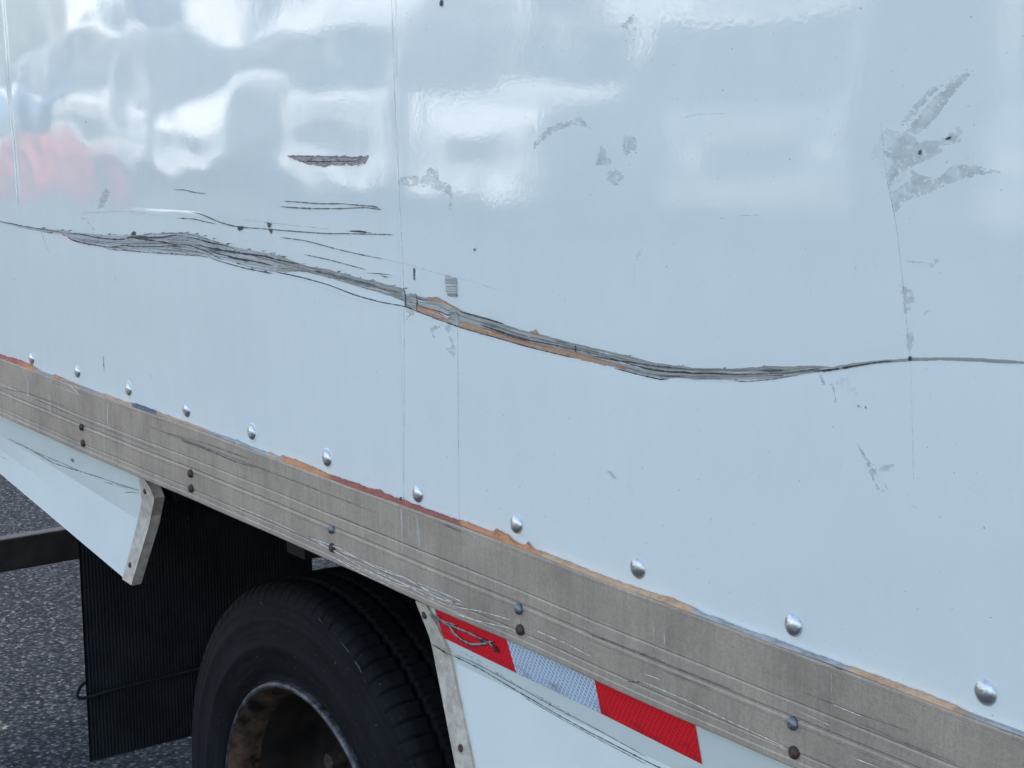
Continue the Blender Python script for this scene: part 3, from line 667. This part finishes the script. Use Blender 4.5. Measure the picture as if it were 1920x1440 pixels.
# rear skirt (left in the photograph)
s1 = MB()
bl, br = on_skirt(-200, 720), on_skirt(232, 1083)
q0, q1 = on_skirt(0, 888), on_skirt(230, 1082)
def zbot(x): return q0[2]+(q1[2]-q0[2])*(x-q0[0])/(q1[0]-q0[0])
r0, r1, r2_ = on_skirt(262, 897), on_skirt(266, 935), on_skirt(234, 1084)
def xr1(z): return float(np.interp(-z, [-r0[2], -r1[2], -r2_[2]], [r0[0], r1[0], r2_[0]]))
G = []
xa = np.concatenate([np.linspace(-1.1, -.2, 8), np.linspace(-.18, r2_[0], 26)])
for x in xa:
    zb_ = min(zbot(x), ZR-.14); row = []
    for t in (0, .12, .3, .5, .7, .85, 1):
        z = (ZR-.11)+(zb_-(ZR-.11))*t; row.append((x, sk_y(z), z))
    G.append(row)
# last columns reach the sloping front edge
top, bot = ZR-.11, G[-1][-1][2]
for f in (.5, 1.0):
    row = []
    for t in (0, .12, .3, .5, .7, .85, 1):
        z = top+(bot-top)*t; row.append((r2_[0]+(xr1(z)-r2_[0])*f, sk_y(z), z))
    G.append(row)
s1.grid(G, M_SKIRT)
for sc in ([(15,822,1),(55,842,2),(100,868,2),(150,884,1.6),(180,893,2),(220,907,1.6),(262,920,1.6)], [(60,845,1),(120,870,1.2),(160,888,1.2),(200,905,1.2),(240,915,1)], [(0,855,1.2),(14,862,1)]):
    ribbon(s1, sc, M_MIDD, lambda x, y: on_skirt(x, y, .0006), 2, .3)
ribbon(s1, [(178,900,3),(195,912,4),(215,921,5),(240,930,5),(260,937,3)], M_DARK, lambda x, y: on_skirt(x, y, .0006), 4, .3)
ribbon(s1, [(178,897,1.2),(205,909,1.6),(235,923,1.6),(262,923,1)], M_MIDD, lambda x, y: on_skirt(x, y, .0006), 2, .3)
patch(s1, [(134,858),(140,863),(138,868),(132,863)], M_MIDD, lambda x, y: on_skirt(x, y, .0006), 1.5)
ribbon(s1, [(190,880,1),(194,893,1)], M_STREAK, lambda x, y: on_skirt(x, y, .0006), 1.4, .3)
skr = s1.build('rear_skirt', truck)
# trims on the wheel-arch edges
def slab(name, poly, y0, thick, mat, parent, bev=.0012):
    f = [unproj(px, py, y0) for px, py in poly]; b = [(q[0], y0+thick, q[2]) for q in f]
    m = MB(); m.prism(f, b, mat); return m.build(name, parent, bevel=bev, fixn=True)
def trim(lefts, rights, parent, off=.004, th=.006):
    Lc = curve(lefts, 12); k = len(Lc)
    tt = np.linspace(0, 1, k); cl = np.array(lefts, float); cr_ = np.array(rights, float)
    tk = np.linspace(0, 1, len(lefts))
    G = []
    for t in np.linspace(0, 1, 28):
        l = (np.interp(t, tk, cl[:, 0]), np.interp(t, tk, cl[:, 1])); q = (np.interp(t, tk, cr_[:, 0]), np.interp(t, tk, cr_[:, 1]))
        row = [on_skirt(l[0]+(q[0]-l[0])*u, l[1]+(q[1]-l[1])*u, off+e) for u, e in ((0, -.002), (.05, 0), (.5, .0004), (.95, 0), (1, -.002))]
        row = [(row[0][0], row[0][1]+th, row[0][2])]+row+[(row[-1][0], row[-1][1]+th, row[-1][2])]
        G.append(row)
    m = MB(); m.grid(G, M_TRIM); return m.build('arch_trim', parent, fixn=False)
t1 = trim([(259,893),(264,920),(265,940),(256,985),(229,1086)], [(272,899),(284,918),(291,935),(281,985),(247,1098)], skr, .004, .016)
t2 = trim([(778,1126),(805,1194),(811,1218),(854,1440),(882,1560)], [(799,1134),(817,1166),(844,1224),(889,1440),(915,1560)], skf)
for t_, pts in ((t1, ((272,921),(244,1060))), (t2, ((796,1153),(864,1403)))):
    for a, b in pts: dome('bolt', on_skirt(a, b, .0042), .0048, .0026, M_BOLTR, t_, None, .3, 18)
for sc, mt in (([(806,1206,2),(820,1214,2.4),(838,1226,2),(848,1229,2)], M_DARK), ([(803,1150,5),(812,1160,4),(822,1174,3)], M_GDARK), ([(858,1410,1.2),(872,1416,1.2)], M_GDARK)):
    mb_ = MB(); ribbon(mb_, sc, mt, lambda x, y: on_skirt(x, y, .0052), 2, .3); mb_.build('scuff', t2)

# ---- reflective tape on the front skirt
tape = MB()
def kt(px, py): return on_skirt(px, py, .0008)
TT = [(800,1130),(814,1142),(949,1199),(1114,1275),(1210,1319),(1303,1362)]; TBt = [(820,1188),(832,1196),(968,1262),(1127,1338),(1220,1385),(1316,1433)]
def seg(a0, a1, b0, b1, mat, n=26):
    G, U = [], []
    for i in range(n+1):
        t = i/n; A = (a0[0]+(a1[0]-a0[0])*t, a0[1]+(a1[1]-a0[1])*t-3); B = (b0[0]+(b1[0]-b0[0])*t, b0[1]+(b1[1]-b0[1])*t)
        row = [kt(A[0]+(B[0]-A[0])*j/5, A[1]+(B[1]-A[1])*j/5) for j in range(6)]
        G.append(row); U.append([(p[0], p[2]-row[-1][2]) for p in row])
    tape.grid(G, mat, U)
seg((814,1142), (949,1199), (832,1196), (968,1262), M_RED); seg((949,1199), (1114,1275), (968,1262), (1127,1338), M_WTAPE); seg((1114,1275), (1303,1362), (1127,1338), (1316,1433), M_RED)
tp = tape.build('reflective_tape', skf)
zlow = [v.co.z for v in tp.data.vertices]
# deep scoring across the first red block
tg = MB()
def kt2(x, y): return on_skirt(x, y, .0022)
def kt3(x, y): return on_skirt(x, y, .0030)
T1 = [(806,1148),(822,1160,3),(842,1174,4),(850,1186,4),(866,1200,4),(885,1208,4.5),(904,1207,4),(920,1203,4),(928,1202,3)]
T2 = [(840,1170),(856,1177,4),(880,1187,3.5),(898,1196,3),(914,1204,3),(924,1212,3),(930,1218,3)]
T3 = [(812,1152),(835,1166),(856,1172,2)]
for T_ in (T1, T2, T3):
    ribbon(tg, [(p[0]+1, p[1]+2, (p[2] if len(p) > 2 else 2)+.5) for p in T_], M_TWIGD, kt2, 4, .35, 3); ribbon(tg, T_, M_TWIG, kt3, 2.2, .35, 3)  # wider black copy, shifted down, paints the shadow along each score
patch(tg, [(922,1208),(932,1214),(934,1224),(927,1222)], M_TWIGD, kt3, 1.6); patch(tg, [(898,1199),(908,1197),(910,1204),(900,1205)], M_TWIGD, kt3, 1.6)
tg.build('scored_mark', tp)

# ---- wheels
WX, WZ, WY = .603, ZR-.7317, .173
def lathe(name, prof, mat, parent, loc, n=96, mats=None, smooth=True):
    m = MB(); P = [[(r*math.cos(2*math.pi*i/n), y, r*math.sin(2*math.pi*i/n)) for (r, y) in prof] for i in range(n+1)]
    m.grid(P, mat, flip=False)
    if mats: 
        k = m.mi(mats[0])
        nj = len(prof)-1
        k2 = m.mi(M_RIM)
        for fi in range(len(m.f)):
            if 4 <= fi % nj < 8: m.m[fi] = k2
            if mats[1] <= fi % nj < mats[2]: m.m[fi] = k
    o = m.build(name, parent, smooth=smooth, fixn=False); o.location = loc; return o
def tyre_mesh(parent, loc):
    m = MB(); N = 1260; n_lug = 98
    prof = [(.252, .018), (.256, .010), (.266, .006), (.274, .009), (.280, .002), (.300, -.004), (.318, -.007), (.322, -.0095), (.326, -.0075), (.345, -.0075), (.362, -.005), (.366, -.0062), (.370, -.004), (.385, -.0005), (.392, .0002), (.3945, .002), (.398, .0014), (.408, .0045), (.4135, .009), (.418, .0155)]
    for k in range(0, 46):
        y = .020+k*.0042; c = (y-.1125)/.0925; r = .4275-.0065*c*c
        prof.append((r, y))
    last = [(r, .225-y) for r, y in prof[:20]][::-1]; prof += last
    PR = np.array(prof)
    grooves = (.052, .092, .133, .173)
    th = np.arange(N+1)/N*2*math.pi
    G = []
    for i in range(N+1):
        a = th[i]; ph = (i*n_lug/N) % 1.0; R = PR[:, 0].copy(); Y = PR[:, 1]
        for gy in grooves:
            zig = gy + .0016*math.sin(a*n_lug)
            R -= .010*np.exp(-((Y-zig)/.0034)**4)*(R > .41)
        sh = (Y > .003) & (Y < .046) & (R > .397)
        notch = math.exp(-(((ph-.5))/.075)**4)
        R = np.where(sh, R-.0070*notch, R)
        sh2 = (Y > .18) & (Y < .222) & (R > .397); R = np.where(sh2, R-.005*notch, R)
        for (ya, yb_, s_) in ((.058, .086, .3), (.098, .127, .8), (.139, .167, .1)):
            nn = math.exp(-((((ph*2+s_) % 1)-.5)/.13)**4)
            R = np.where((Y > ya) & (Y < yb_) & (R > .40), R-.0032*nn, R)
        ca, sa = math.cos(a), math.sin(a)
        G.append([(r*ca, y, r*sa) for r, y in zip(R, Y)])
    m.grid(G, M_TYRE)
    o = m.build('tyre', parent, smooth=True); o.location = loc
    return o
def rim(parent, loc, outer=True):
    prof = [(.264, .016), (.2655, .006), (.264, -.001), (.2595, -.004), (.255, -.002), (.252, .006), (.244, .014), (.240, .028), (.238, .05), (.231, .062), (.228, .10), (.226, .145), (.215, .158), (.19, .165), (.175, .158), (.165, .150), (.12, .148), (.085, .148), (.082, .12), (.080, .02), (.074, .006), (.03, .002), (.001, .002)]
    o = lathe('rim', prof, M_RIMIN, parent, loc, 120, (M_RIMEDGE, 0, 4))
    for k in range(8):
        a = 2*math.pi*(k+.3)/8; nut = MB(); pts = [(.016*math.cos(b), .016*math.sin(b)) for b in [j*math.pi/3 for j in range(6)]]
        nut.prism([(p[0], 0, p[1]) for p in pts], [(p[0], .03, p[1]) for p in pts], M_BOLTR)
        q = nut.build('lug_nut', o, bevel=.002, fixn=True); q.location = (.137*math.cos(a), .118, .137*math.sin(a))
    return o
def hub(parent, loc):
    return lathe('hub', [(.085, .10), (.083, .0), (.078, -.010), (.05, -.014), (.001, -.015)], M_HUB, parent, loc, 48)
def wheel(y, flip=False, src=None):
    w = bpy.data.objects.new('wheel', None); C.objects.link(w); w.parent = truck; w.location = (WX, y, WZ)
    if flip: w.rotation_euler = (0, 0, math.pi)
    if src is None:
        t = tyre_mesh(w, (0, 0, 0)); r = rim(w, (0, 0, 0))
    else:
        for ch in list(src.children):
            if ch.name.startswith('hub'): continue
            c = ch.copy(); C.objects.link(c); c.parent = w
            for g2 in ch.children:
                d = g2.copy(); C.objects.link(d); d.parent = c
    return w
w1 = wheel(WY)
w2 = wheel(WY+.255, src=w1)
w4 = wheel(2.5-WY, True, w1)
for pts in (((640,1205),(648,1215),(656,1226)), ((664,1238),(672,1250),(678,1262)), ((682,1268),(686,1280)), ((596,1158),(604,1168)), ((488,1128),(492,1134))):
    sh = MB(); ribbon(sh, [(a, b, 2.2) for a, b in pts], M_TYREDUST, lambda x, y: tuple(unproj(x, y, WY-.0022)), 1.8, .5, 3)
    so_ = sh.build('shoulder_scuff', [c for c in w1.children if c.name.startswith('tyre')][0]); so_.location = (-WX, -WY, -WZ)
hub(w1, (0, .03, 0))
ax = lathe('axle', [(.001, .2), (.06, .2), (.06, 2.3), (.001, 2.3)], M_BLACK, truck, (WX, 0, WZ), 24)

# ---- mud flap with its hold-back cord
FX = -.18
fm = MB(); n = 1020; y0, y1, zf0, zf1 = .133, .642, ZR-.845, ZR-.06
G = []
for i in range(n+1):
    y = y0+(y1-y0)*i/n; dx = .0030*math.cos(2*math.pi*i/14)
    G.append([(FX+dx-.012*(z-zf1)*0+.004*math.sin(y*9)*(zf1-z), y, z) for z in (zf0, zf0+.05, zf0+.16, zf0+.3, zf0+.5, zf1)])
fm.grid(G, M_FLAP); fm.grid([[(p[0]-.006, p[1], p[2]) for p in r] for r in G[::10]], M_FLAP, flip=True)
fl = fm.build('mud_flap', truck, smooth=True)
def tube(name, pts, r, mat, parent, seg=10):
    cu = bpy.data.curves.new(name, 'CURVE'); cu.dimensions = '3D'; cu.bevel_depth = r; cu.bevel_resolution = 3
    sp = cu.splines.new('NURBS'); sp.points.add(len(pts)-1); sp.use_endpoint_u = True; sp.order_u = 3
    for k, p in enumerate(pts): sp.points[k].co = (*p, 1)
    cu.materials.append(mat); o = bpy.data.objects.new(name, cu); C.objects.link(o)
    dg = bpy.context.evaluated_depsgraph_get(); me = bpy.data.meshes.new_from_object(o.evaluated_get(dg)); 
    bpy.data.objects.remove(o); o2 = bpy.data.objects.new(name, me); C.objects.link(o2); o2.parent = parent
    for p in me.polygons: p.use_smooth = True
    return o2
zc = ZR-.703
tube('hold_back_cord', [(FX-.03, .165, zc+.016), (FX-.02, .138, zc+.016), (FX+.008, .112, zc+.012), (FX+.016, .108, zc), (FX+.014, .125, zc-.005), (FX+.012, .18, zc), (FX+.011, .36, zc+.002), (FX+.011, .60, zc+.006)], .0034, M_STRAP, fl)
fb = MB(); fb.box(FX-.03, FX, .10, .64, ZR-.10, ZR-.05, M_BLACK); fb.build('flap_bracket', fl)

# ---- rear underrun bar, chassis
bm_ = MB(); bm_.box(-1.24, -1.20, .08, 2.42, ZR-.738, ZR-.652, M_BAR); bm_.build('underrun_bar', truck, bevel=.006)
cm = MB()
for y in (.80, 1.62): cm.box(-1.25, 5.4, y, y+.08, ZR-.42, ZR-.17, M_BLACK)
cm.box(-1.24, -1.16, .86, .94, ZR-.66, ZR-.3, M_BLACK); cm.box(-1.24, -1.16, 1.56, 1.64, ZR-.66, ZR-.3, M_BLACK)
for k in range(17): cm.box(-1.2+k*.406-.0, -1.15+k*.406, .04, 2.46, ZR-.17, ZR-.075, M_BLACK)
cm.build('chassis', truck)
cb = MB()
cb.box(-1.32, 5.5, .022, 2.5, ZR-.072, ZR+2.47, M_SKIRT)
cb.build('cargo_box', truck)
rr = MB(); rr.box(-1.36, -1.305, -.02, 2.52, ZR-.12, ZR+2.50, M_RAIL); rr.build('rear_frame', truck, bevel=.004)
# cab, ahead of the frame
cbm = MB()
cabp = [(5.6, .55), (7.9, .55), (7.95, 1.25), (7.1, 1.45), (6.75, 2.35), (5.65, 2.40)]
cbm.prism([(x, .15, z) for x, z in cabp], [(x, 2.35, z) for x, z in cabp], M_SKIRT)
cab = cbm.build('cab', truck, bevel=.05, fixn=True)
M_GLASS = simple('dark_glass', (.02, .024, .028), 0.06, 0, .1)
cw = MB(); cw.prism([(7.07, .25, 1.50), (6.78, .30, 2.27), (6.78, 2.20, 2.27), (7.07, 2.25, 1.50)], [(7.11, .25, 1.51), (6.82, .30, 2.28), (6.82, 2.20, 2.28), (7.11, 2.25, 1.51)], M_GLASS)
cw.build('windscreen', cab, fixn=True)

# ================================================================== THE YARD (stands across from the side and shows in its gloss)
M_PAINT = simple('truck_white_paint', (.50, .51, .52), 0.25, 0, .10, 2)
M_GRILLE = simple('grille_black', (.03, .03, .032), 0.4)
M_CHR = simple('bumper_chrome', (.75, .75, .76), 0.14, 1.0, .04)
M_GREYP = simple('bumper_grey', (.16, .165, .17), .5)
M_BLUEP = simple('blue_paint', (.05, .08, .14), .25)
M_REDB = simple('red_plastic', (.30, .03, .025), 0.45)
M_SLATE = simple('slate_paint', (.13, .16, .20), .25)
M_GREENP = simple('green_paint', (.03, .08, .06), .25)
M_WHITE2 = simple('insert_white', (.62, .63, .64), .3)
M_LAMP = simple('lamp_lens', (.55, .57, .6), .08, .4)
def yard_truck(x, y, label, rz=0, hood=1, box='white', bumper='chrome', fair=True, grp='trucks parked in the row opposite', paint=None):
    paint = paint or M_PAINT
    t = thing('parked_truck', label, 'truck', (x, y, 0), grp, rz)     # front faces local +y
    P = MB(); hz = 1.35 if hood else 1.2
    if hood: pr = [(0, .55), (0, 1.15), (-.12, 1.42), (-1.15, 1.62), (-1.55, 2.35), (-2.7, 2.42), (-2.7, .55)]
    else: pr = [(0, .55), (0, 1.40), (-.30, 2.42), (-1.9, 2.48), (-1.9, .55)]
    P.prism([(-1.08, yy, z) for yy, z in pr], [(1.08, yy, z) for yy, z in pr], paint)
    cab = P.build('cab', t, bevel=.06, fixn=True)
    W = MB()
    if hood: a, b = (-1.20, 1.69), (-1.53, 2.28)
    else: a, b = (-.03, 1.48), (-.28, 2.30)
    o = .02
    W.prism([(-.98, a[0]+o, a[1]), (.98, a[0]+o, a[1]), (.92, b[0]+o, b[1]), (-.92, b[0]+o, b[1])], [(-.98, a[0]-.1, a[1]), (.98, a[0]-.1, a[1]), (.92, b[0]-.1, b[1]), (-.92, b[0]-.1, b[1])], M_GLASS)
    W.build('windscreen', cab, fixn=True)
    Gm = MB(); Gm.box(-.62, .62, -.02, .03, .80, 1.36 if not hood else 1.12, M_GRILLE)
    if not hood:
        for k in range(3): Gm.box(-.60, .60, .03, .05, 1.12+k*.08, 1.15+k*.08, M_PAINT)
    for k in range(5): Gm.box(-.53, .53, .03, .045, .84+k*.06, .86+k*.06, M_CHR)
    Gm.build('grille', cab)
    for s in (-1, 1):
        H = MB(); H.box(s*.83-.17, s*.83+.17, -.03, .035, .86, 1.06, M_LAMP); H.build('headlight', cab, bevel=.02)
        Mi = MB(); Mi.box(s*1.30-.09, s*1.30+.09, -1.05 if hood else -.22, -.97 if hood else -.14, 1.65, 2.1, M_GRILLE); Mi.box(min(s*1.05, s*1.25), max(s*1.05, s*1.25), -1.02 if hood else -.2, -1.0 if hood else -.18, 1.85, 1.89, M_GRILLE)
        Mi.build('mirror', cab, bevel=.01)
        wv = MB()
        n_ = 28; P0 = [(s*.88+s*.26*u, .48*r_*math.cos(2*math.pi*i/n_)-.85, .48+.48*r_*math.sin(2*math.pi*i/n_)) for i in range(0)for u, r_ in ()]
        ring = lambda u, r_: [(s*(.84+u), -.85+r_*math.cos(2*math.pi*i/n_), .48+r_*math.sin(2*math.pi*i/n_)) for i in range(n_+1)]
        rows = [ring(0, .28), ring(0, .46), ring(.03, .48), ring(.22, .48), ring(.25, .46), ring(.25, .28)]
        wv.grid([[rows[j][i] for j in range(6)] for i in range(n_+1)], M_FLAP); wv.grid([[ring(.25, .28)[i], ring(.14, .24)[i], ring(.14, .001)[i]] for i in range(n_+1)], M_HUB)
        wv.build('wheel', t, fixn=True)
    B = MB(); B.box(-1.14, 1.14, -.06, .09, .42, .74, {'chrome': M_CHR, 'white': M_PAINT, 'grey': M_GREYP}[bumper]); bo = B.build('bumper', cab, bevel=.12); bo.modifiers[0].segments = 6
    V = MB()
    if hood: V.box(-.95, .95, -1.52, -1.40, 2.22, 2.34, M_PAINT if paint is M_SLATE else M_GREYP)
    else: V.box(-1.0, 1.0, -.26, -.10, 2.20, 2.32, M_GREYP if paint is M_PAINT else M_PAINT)
    V.build('sun_visor', cab, bevel=.02)
    for s_ in (-1, 0, 1):
        S_p = MB(); S_p.box(s_*.74-.22, s_*.74+.22, .05, .125, .47, .69, M_GREYP if (bumper == 'white' or paint is M_SLATE) else M_WHITE2); S_p.build('bumper_insert', cab, bevel=.03)
    for s_ in (-1, 1):
        S_p = MB(); S_p.box(s_*1.0-.07, s_*1.0+.07, -.06 if hood else -.04, .04, 1.12, 1.34 if not hood else 1.2, M_LAMP); S_p.build('corner_lamp', cab, bevel=.02)
    Pm = MB(); py0 = -1.46 if hood else -.22; Pm.box(-.05, .05, py0-.02, py0+.12, 1.5 if not hood else 1.75, 2.3, paint); Pm.build('windscreen_post', cab)
    L_ = MB(); L_.box(-.28, .28, .09, .10, .50, .64, M_LAMP); L_.build('number_plate', cab)
    if box:
        X = MB(); y1_ = -2.75 if hood else -1.98
        X.box(-1.25, 1.25, y1_-6.0, y1_, 1.0, 3.65, {'white': M_PAINT, 'blue': M_BLUEP}[box]); X.build('cargo_box', t, bevel=.03)
    if fair:
        F = MB(); q = -1.62 if hood else -.5
        F.prism([(-.9, q, 2.46), (-.85, q-.75, 3.25), (-.85, q-.95, 3.25), (-.9, q-.95, 2.46)], [(.9, q, 2.46), (.85, q-.75, 3.25), (.85, q-.95, 3.25), (.9, q-.95, 2.46)], M_PAINT); F.build('roof_fairing', t, bevel=.05, fixn=True)
    return t
RY = -9.2
yard_truck(-29.5, RY, 'white conventional box truck at the far rear end of the row opposite', 0, 1, 'white', 'chrome', False)
yard_truck(-25.6, RY+.4, 'blue-bodied conventional truck with a chrome bumper near the far end of the row opposite', 0, 1, 'blue', 'chrome', True, paint=M_BLUEP)
yard_truck(-21.9, RY, 'white cab-over truck with a grey bumper beside the blue-bodied truck', 0, 0, 'white', 'grey', False)
yard_truck(-18.2, RY+.3, 'white conventional truck with roof fairing and chrome bumper in the middle of the row opposite', 0, 1, 'white', 'chrome', True)
yard_truck(-14.7, RY, 'white cab-over truck with chrome bumper and roof fairing in the row opposite', 0, 0, 'white', 'chrome', True)
yard_truck(-11.3, RY+.4, 'white conventional truck with a grey bumper and no fairing in the row opposite', 0, 1, 'white', 'grey', False)
yard_truck(-7.7, RY-.1, 'slate-grey cab-over truck with a grey bumper and white box in the row opposite', 0, 0, 'white', 'grey', True, paint=M_SLATE)
yard_truck(-4.0, RY, 'slate-grey conventional truck with a grey bumper nearest to the scraped truck in the row opposite', 0, 1, 'white', 'grey', True, paint=M_SLATE)
nb = yard_truck(3.6, 5.55, 'unseen white box truck added on the far side of the scraped truck to shade the ground', -math.pi/2, 1, 'white', 'chrome', False, None)  # added out of view so that its shadow covers the ground
nb2 = yard_truck(-6.6, 5.55, 'unseen white box truck added behind the far-side truck to extend its shadow', -math.pi/2, 1, 'white', 'grey', False, None)  # also unseen, added to carry that shadow further back
for k, (px_, lb) in enumerate(((15, 'red plastic drum furthest left in front of the row of trucks'), (86, 'red plastic drum second from the left in front of the row of trucks'), (128, 'red plastic drum third from the left in front of the row of trucks'), (182, 'red plastic drum furthest right in front of the row of trucks'))):
    x, y = float(unproj(px_, 330, 7.9+.1*k)[0]), -7.9-.1*k
    m = MB(); n_ = 32; pr = [(.001, 0), (.20, 0), (.23, .03), (.22, .25), (.23, .28), (.22, .31), (.215, .50), (.225, .53), (.215, .56), (.20, .76), (.18, .8), (.001, .8)]
    m.grid([[(r*math.cos(2*math.pi*i/n_), r*math.sin(2*math.pi*i/n_), z) for r, z in pr] for i in range(n_+1)], M_REDB)
    o = m.build('plastic_drum', None, smooth=True, fixn=True); o.location = (x, y, 0); o['label'] = lb; o['category'] = 'drum'; o['group'] = 'red drums in front of the parked row'
